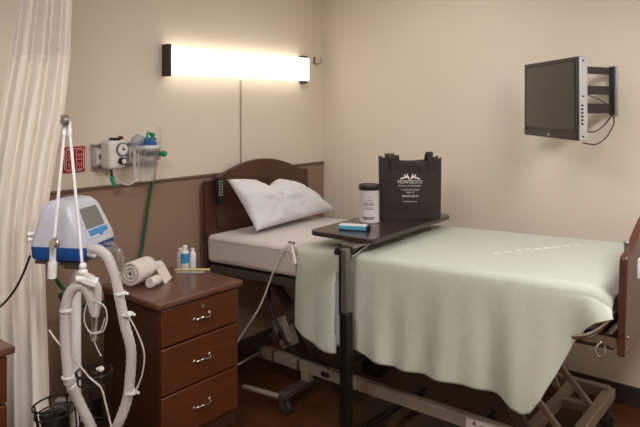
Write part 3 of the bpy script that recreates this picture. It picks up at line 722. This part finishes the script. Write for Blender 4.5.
# ---------------------------------------------------------------- curtain
def interp(tab, z):
    if z >= tab[0][0]: return tab[0][1]
    for (a, x), (c, y) in zip(tab, tab[1:]):
        if z >= c: return x+(y-x)*(a-z)/(a-c)
    return tab[-1][1]
RTB = [(2.44,79),(1.90,72),(1.7,70.5),(1.5,65),(1.33,57),(1.15,49),(1.0,45),(.8,46),(.5,49),(.05,51)]
LTB = [(2.44,27),(1.90,18),(1.7,10),(1.52,1),(1.3,-8),(1.0,-16),(.05,-20)]
def cur(s, z):
    px = interp(LTB, z)*(1-s)+interp(RTB, z)*s
    d = 2.38
    amp = .022
    return at(px, 105, d+amp*math.sin(s*PI*7+.6*math.sin(z*2)) + .004*math.sin(s*PI*15+z*2)) + Vector((0,0,z-CAM.z))
ZS = 1.695
ctn = thing('privacy_curtain', 'cream privacy curtain with a netted top hanging at the left', 'curtain', cur(.5, .06))
b = NB(); grid(b, 150, 50, lambda u, v: cur(u, .06+(ZS-.06)*v)); obj('curtain_cloth', b, M['curtain'], ctn, angle=180)
b = NB(); grid(b, 150, 30, lambda u, v: cur(u, ZS+(RZ-.03-ZS)*v), uv=lambda u, v: (u, v)); obj('mesh_header', b, M['net'], ctn, angle=180)
b = NB()
for i in range(150):
    p, q_ = cur(i/150, ZS), cur((i+1)/150, ZS); 
    bar(b, p, q_, .003, .014)
obj('header_seam', b, M['curtain'], ctn)
b = NB(); tube(b, [cur(-.3,RZ-.015)+Vector((0,0,0)), cur(.5,RZ-.015), cur(1.5,RZ-.015)], .012); tag(obj('curtain_track', b, M['white']), 'curtain track along the ceiling above the cream curtain', 'curtain track')
b = NB(); tube(b, [at(-8,312,2.12), at(3,304,2.14), at(14,291,2.15), at(23,274,2.16), at(30,256,2.15)], .0042)
tag(obj('black_cable', b, M['black']), 'black power cable curving across the front of the curtain', 'cable')

# ---------------------------------------------------------------- breathing machine and its stand
MR = Vector((.700,-2.270,0)); MA = math.radians(29.5); MZ = .992
ms = thing('machine_stand', 'white wheeled pole stand carrying the breathing machine', 'stand', MR, MA)
b = NB(); cyl(b, (.0,.02,.10), (.0,.02,MZ-.02), .019, n=24); obj('pole', b, M['white'], ms, local=True)
b = NB(); box(b, (0,0,MZ-.013), (.17,.18,.012)); box(b, (0,.02,MZ-.035), (.06,.06,.04)); obj('machine_plate', b, M['grey'], ms, local=True, bevel=.003)
b = NB()
for k in range(5):
    a = 2*PI*k/5+.3; bar(b, (0,.02,.085), (.19*math.cos(a),.02+.19*math.sin(a),.065), .035, .03)
cyl(b, (0,.02,.06),(0,.02,.12),.035)
obj('star_base', b, M['grey'], ms, local=True, bevel=.004)
for k in range(5):
    a = 2*PI*k/5+.3; x, y = .19*math.cos(a), .02+.19*math.sin(a)
    b = NB(); cyl(b, (x-.012,y,.026),(x+.012,y,.026),.026); box(b,(x,y,.056),(.02,.02,.014)); obj('caster', b, M['caster'], ms, local=True)
bm_ = thing('breathing_machine', 'pale grey breathing machine with blue base and small screen', 'breathing machine', MR+Vector((0,0,MZ)), MA)
mx_, my_ = .108, .108
X1, Y1 = .115, .112   # half sizes at the base
def rr_ring(b, x0, x1, y0, y1, z, r, n=6, zf=None):
    out = []
    for (cx_, cy_, a0) in ((x1-r,y1-r,0),(x0+r,y1-r,90),(x0+r,y0+r,180),(x1-r,y0+r,270)):
        for k in range(n+1):
            a = math.radians(a0+90*k/n); out.append(b.verts.new((cx_+r*math.cos(a), cy_+r*math.sin(a), z)))
    return out
def loft(b, rings):
    n = len(rings[0])
    for a, c in zip(rings, rings[1:]):
        for k in range(n): b.faces.new((a[k],a[(k+1)%n],c[(k+1)%n],c[k]))
    b.faces.new(rings[0][::-1]); b.faces.new(rings[-1])
b = NB(); loft(b, [rr_ring(b,-.085,.100,-.106,.106,0,.02), rr_ring(b,-.092,.108,-.109,.105,.008,.022), rr_ring(b,-.094,.110,-.110,.106,.044,.022)]); obj('blue_base', b, M['blue'], bm_, local=True)
b = NB(); loft(b, [rr_ring(b,-.094,.110,-.110,.106,.0445,.022), rr_ring(b,-.092,.106,-.109,.105,.060,.022), rr_ring(b,-.075,.070,-.100,.100,.135,.028), rr_ring(b,-.065,.052,-.092,.092,.175,.030), rr_ring(b,-.052,.036,-.080,.080,.190,.030), rr_ring(b,-.030,.015,-.060,.060,.195,.02)]); obj('housing', b, M['machine'], bm_, local=True, angle=60)
# slanted face: from (x=.106,z=.06) to (.052,z=.175)
fa = Vector((.106,0,.060)); fbv = Vector((.053,0,.172)); tdir = (fbv-fa).normalized(); fn = Vector((tdir.z,0,-tdir.x))
FMx = Matrix.Identity(4)
mid = (fa+fbv)/2
for i in range(3): FMx[i][0] = (0,1,0)[i]; FMx[i][1] = tdir[i]; FMx[i][2] = fn[i]; FMx[i][3] = mid[i]
def fpoly(pts, dep, m): b = NB(); prism(b, pts, FMx @ Matrix.Translation((0,0,-.004)), dep+.004); return b
obj('face_panel', fpoly([(-.082,-.058),(.092,-.058),(.078,.060),(-.068,.060)], .0015, None), M['machine'], bm_, local=True, bevel=.003)
scr = obj('screen', fpoly([(-.062,-.022),(.058,-.022),(.052,.052),(-.055,.052)], .0035, None), M['screenw'], bm_, local=True, bevel=.0015)
obj('control_pad', fpoly([(-.055,-.048),(.000,-.048),(.008,-.056),(.020,-.056),(.028,-.048),(.066,-.046),(.064,-.027),(-.057,-.027)], .003, None), M['lightblue'], bm_, local=True, bevel=.0015)
b = NB(); cyl(b, (.10,-.075,.022),(.128,-.075,.022),.016); obj('outlet_port', b, M['white'], bm_, local=True, bevel=.002)
b = NB(); cyl(b, (.10,.03,-.004),(.112,.03,-.018),.012); obj('sensor_port', b, M['black'], bm_, local=True)
b = NB(); cyl(b, (-.09,-.09,.065),(-.102,-.105,.065),.010); cyl(b, (-.085,-.095,.085),(-.10,-.11,.085),.008); obj('rear_connectors', b, M['white'], bm_, local=True)

# hinged tubing arm
ar = thing('tubing_arm', 'tall hinged white support arm rising like an A beside the breathing machine', 'support arm', at(54,275,2.03))
J = at(67,121,2.06)
b = NB(); cyl(b, J-RT*.004+FW*.014, J-FW*.022, .014, n=20); cyl(b, J-FW*.022, J-FW*.030, .010); box(b, J+Vector((0,0,.012))-RT*.008, (.018,.018,.016)); obj('top_joint', b, M['steel'], ar, bevel=.002)
e1 = at(54.5,237,2.00); e2 = at(82,262,2.00)
b = NB(); cyl(b, J-RT*.005, e1, .0050); cyl(b, J-RT*.005, (J-RT*.005).lerp(e1,.13), .0075); obj('left_rod', b, M['white'], ar)
b = NB(); cyl(b, J+RT*.006, e2, .0050); cyl(b, J+RT*.006, (J+RT*.006).lerp(e2,.11), .0075); obj('right_rod', b, M['white'], ar)
k1 = at(55,243,2.00)
b = NB(); ball(b, k1, .017, (1,1,1)); cyl(b, k1-FW*.004, k1-FW*.026, .012, .010); obj('elbow_knob', b, M['chrome'], ar)
b = NB(); cyl(b, at(53,247,2.01), at(52.5,264,2.01), .010); cyl(b, at(52.5,262,2.01), at(52,278,2.01), .014); obj('lower_socket', b, M['white'], ar)
b = NB(); bar(b, at(52,266,2.02), at(66,261,2.2), .016, .012); obj('side_bracket', b, M['grey'], ar)
b = NB(); ball(b, at(83,266,2.0), .012); ball(b, at(83,272,2.0), .015, (1.2,1,.8)); obj('tube_clamp', b, M['white'], ar)

# breathing circuit
def circuit(pts, r, label, nm='breathing_tube'):
    b = NB(); tube(b, [at(*p) for p in pts], r, n=12, ribs=.006, ribamp=.10)
    return tag(obj(nm, b, M['tube'], angle=80), label, 'tube')
c1 = circuit([(91,249,2.03),(99,250,2.0),(108,258,2.0),(115,276,2.0),(120,300,2.0),(125,325,2.0),(131,350,2.0),(130,378,2.0),(127,400,2.0),(118,424,2.0),(108,440,2.02),(98,440,2.03),(88,420,2.03),(78,400,2.02),(71,385,2.0)], .0155, 'ribbed white breathing tube looping down in front of the bedside cabinet')
c2 = circuit([(69,384,2.0),(66,350,2.0),(65,320,2.0),(67,300,2.0),(74,288,2.0),(84,287,2.0),(91,298,2.0),(95,312,2.0)], .0155, 'ribbed white breathing tube arching over beside the machine pole')
c3 = circuit([(85,276,2.0),(92,279,1.99),(98,290,1.99),(97,305,1.99),(95,316,1.99)], .0115, 'short white tube hanging from the arm clamp to the wye piece')
b = NB()
cyl(b, at(95,314,2.0), at(94,330,2.0), .012, .009); cyl(b, at(94,330,2.0), at(93.5,340,2.0), .011); box(b, at(93.5,333,2.0), (.026,.02,.006))
tag(obj('wye_connector', b, M['clear']), 'clear wye connector hanging where the breathing tubes meet', 'connector')
b = NB(); box(b, at(90,282,1.985), (.05,.02,.02), (0,.3,.6)); cyl(b, at(76,279,1.99), at(98,281,1.99), .011)
tag(obj('tube_holder', b, M['white'], bevel=.003), 'white plastic tube holder clipped under the support arm', 'holder')
for (p, lab) in (([(104,244,2.02),(112,243,2.0),(118,250,2.0),(119,262,2.0),(116,272,2.0)], 'thin clear line arching from the machine side, upper one'),
                 ([(107,248,2.02),(113,248,2.0),(121,252,1.99),(123,266,1.99),(120,280,1.99)], 'thin clear line arching from the machine side, lower one')):
    b = NB(); tube(b, [at(*q) for q in p], .0055); tag(obj('sensor_line', b, M['clear']), lab, 'line')
b = NB(); tube(b, [at(*q) for q in [(126,312,1.98),(136,330,1.98),(144,352,1.98),(142,375,1.98),(134,394,1.98)]], .0025); tag(obj('pressure_line', b, M['tube']), 'thin white line bowing off the long breathing tube in front of the cabinet', 'line')
for (x, y, rx) in ((127,314,0),(131,392,0),(120,293,0)):
    b = NB(); c = at(x,y,2.0); cyl(b, c-Vector((0,0,.003)), c+Vector((0,0,.003)), .020, n=20); box(b, c+RT*.022-FW*.004, (.012,.008,.006))
    obj('tube_clip', b, M['white'], c1)
for (x, y) in ((68,377),(66,310)):
    b = NB(); c = at(x,y,2.0); cyl(b, c-Vector((0,0,.003)), c+Vector((0,0,.003)), .020, n=20); obj('tube_clip', b, M['white'], c2)
b = NB(); tube(b, [at(*q) for q in [(93,338,2.0),(97,348,2.0),(101,356,2.0)]], .002); tube(b, [at(*q) for q in [(92,300,1.98),(104,306,1.98),(107,318,1.98),(103,331,1.98),(94,333,1.98)]], .0025); tube(b, [at(*q) for q in [(88,300,1.99),(84,318,1.99),(90,332,1.99),(100,331,1.99),(105,318,1.99)]], .002)
tag(obj('loose_line', b, M['tube']), 'thin clear line coiled round the wye connector', 'line')
b = NB(); tube(b, [at(*q) for q in [(49,330,2.1),(60,345,2.08),(78,364,2.05),(90,378,2.05),(101,388,2.05),(106,405,2.05),(112,430,2.06)]], .003); tag(obj('ivory_wire', b, M['cord']), 'thin ivory wire slanting down behind the breathing tubes', 'wire')

# wire baskets on the stand
def basket(c, r0, r1, h, lab, tilt, n=7):
    t = thing('wire_basket', lab, 'basket', c, group='wire baskets')
    m = Matrix.Translation(c) @ Matrix.Rotation(tilt, 4, FW)
    b = NB()
    def ring(z, r): return [m@Vector((r*math.cos(2*PI*k/20), r*math.sin(2*PI*k/20), z)) for k in range(21)]
    tube(b, ring(h,r1), .0035, n=8, sub=2); tube(b, ring(h-.03,r1*.97), .0028, n=6, sub=2); obj('rim', b, M['blacksatin'], t)
    b = NB(); tube(b, ring(0,r0), .003, n=6, sub=2)
    for k in range(n):
        a = 2*PI*k/n+.2; tube(b, [m@Vector((r1*math.cos(a), r1*math.sin(a), h)), m@Vector((r0*math.cos(a), r0*math.sin(a), 0))], .0028, n=6)
    bar(b, m@Vector((-r0,0,0)), m@Vector((r0,0,0)), .005, .005); bar(b, m@Vector((0,-r0,0)), m@Vector((0,r0,0)), .005, .005)
    obj('wires', b, M['blacksatin'], t)
    return t, m
t1, m1 = basket(at(61,455,2.02), .052, .064, .17, 'black wire basket on the left side of the machine stand pole', -.14)
b = NB(); cyl(b, m1@Vector((-.015,.0,.005)), m1@Vector((-.03,-.01,.14)), .028, n=20); tag(obj('black_battery', b, M['black'], bevel=.004), 'black cylinder inside the left wire basket', 'battery')
t2, m2 = basket(at(94,425,2.16), .050, .060, .185, 'black wire basket behind the looped tubes, right of the stand pole', .0)
b = NB(); c = at(101,369,2.09); ball(b, c, .010); cyl(b, c, c+RT*(-.014), .006); tag(obj('white_knob', b, M['white']), 'small white knob on the rim of the right wire basket', 'knob')
b = NB(); box(b, at(66,404,2.14), (.07,.03,.035),(0,0,MA)); tag(obj('pole_clamp', b, M['grey'], bevel=.004), 'grey clamp on the machine stand pole behind the baskets', 'clamp')

# ---------------------------------------------------------------- camera, world, look
cam = bpy.data.cameras.new('camera'); co = bpy.data.objects.new('camera', cam); COL.objects.link(co)
co.location = CAM; co.rotation_euler = (PI/2, 0, math.atan2(.6293,.7771)); cam.sensor_width = 36; cam.lens = FPX/640*36; cam.shift_y = -(213.5-105)/640
cam.clip_start = .05
sc = bpy.context.scene; sc.camera = co
w = bpy.data.worlds.new('world'); sc.world = w; w.use_nodes = True
w.node_tree.nodes['Background'].inputs[0].default_value = (1,.9,.8,1); w.node_tree.nodes['Background'].inputs[1].default_value = .05
vs = sc.view_settings; vs.view_transform = 'Standard'; vs.look = 'None'; vs.gamma = 1; vs.exposure = 0
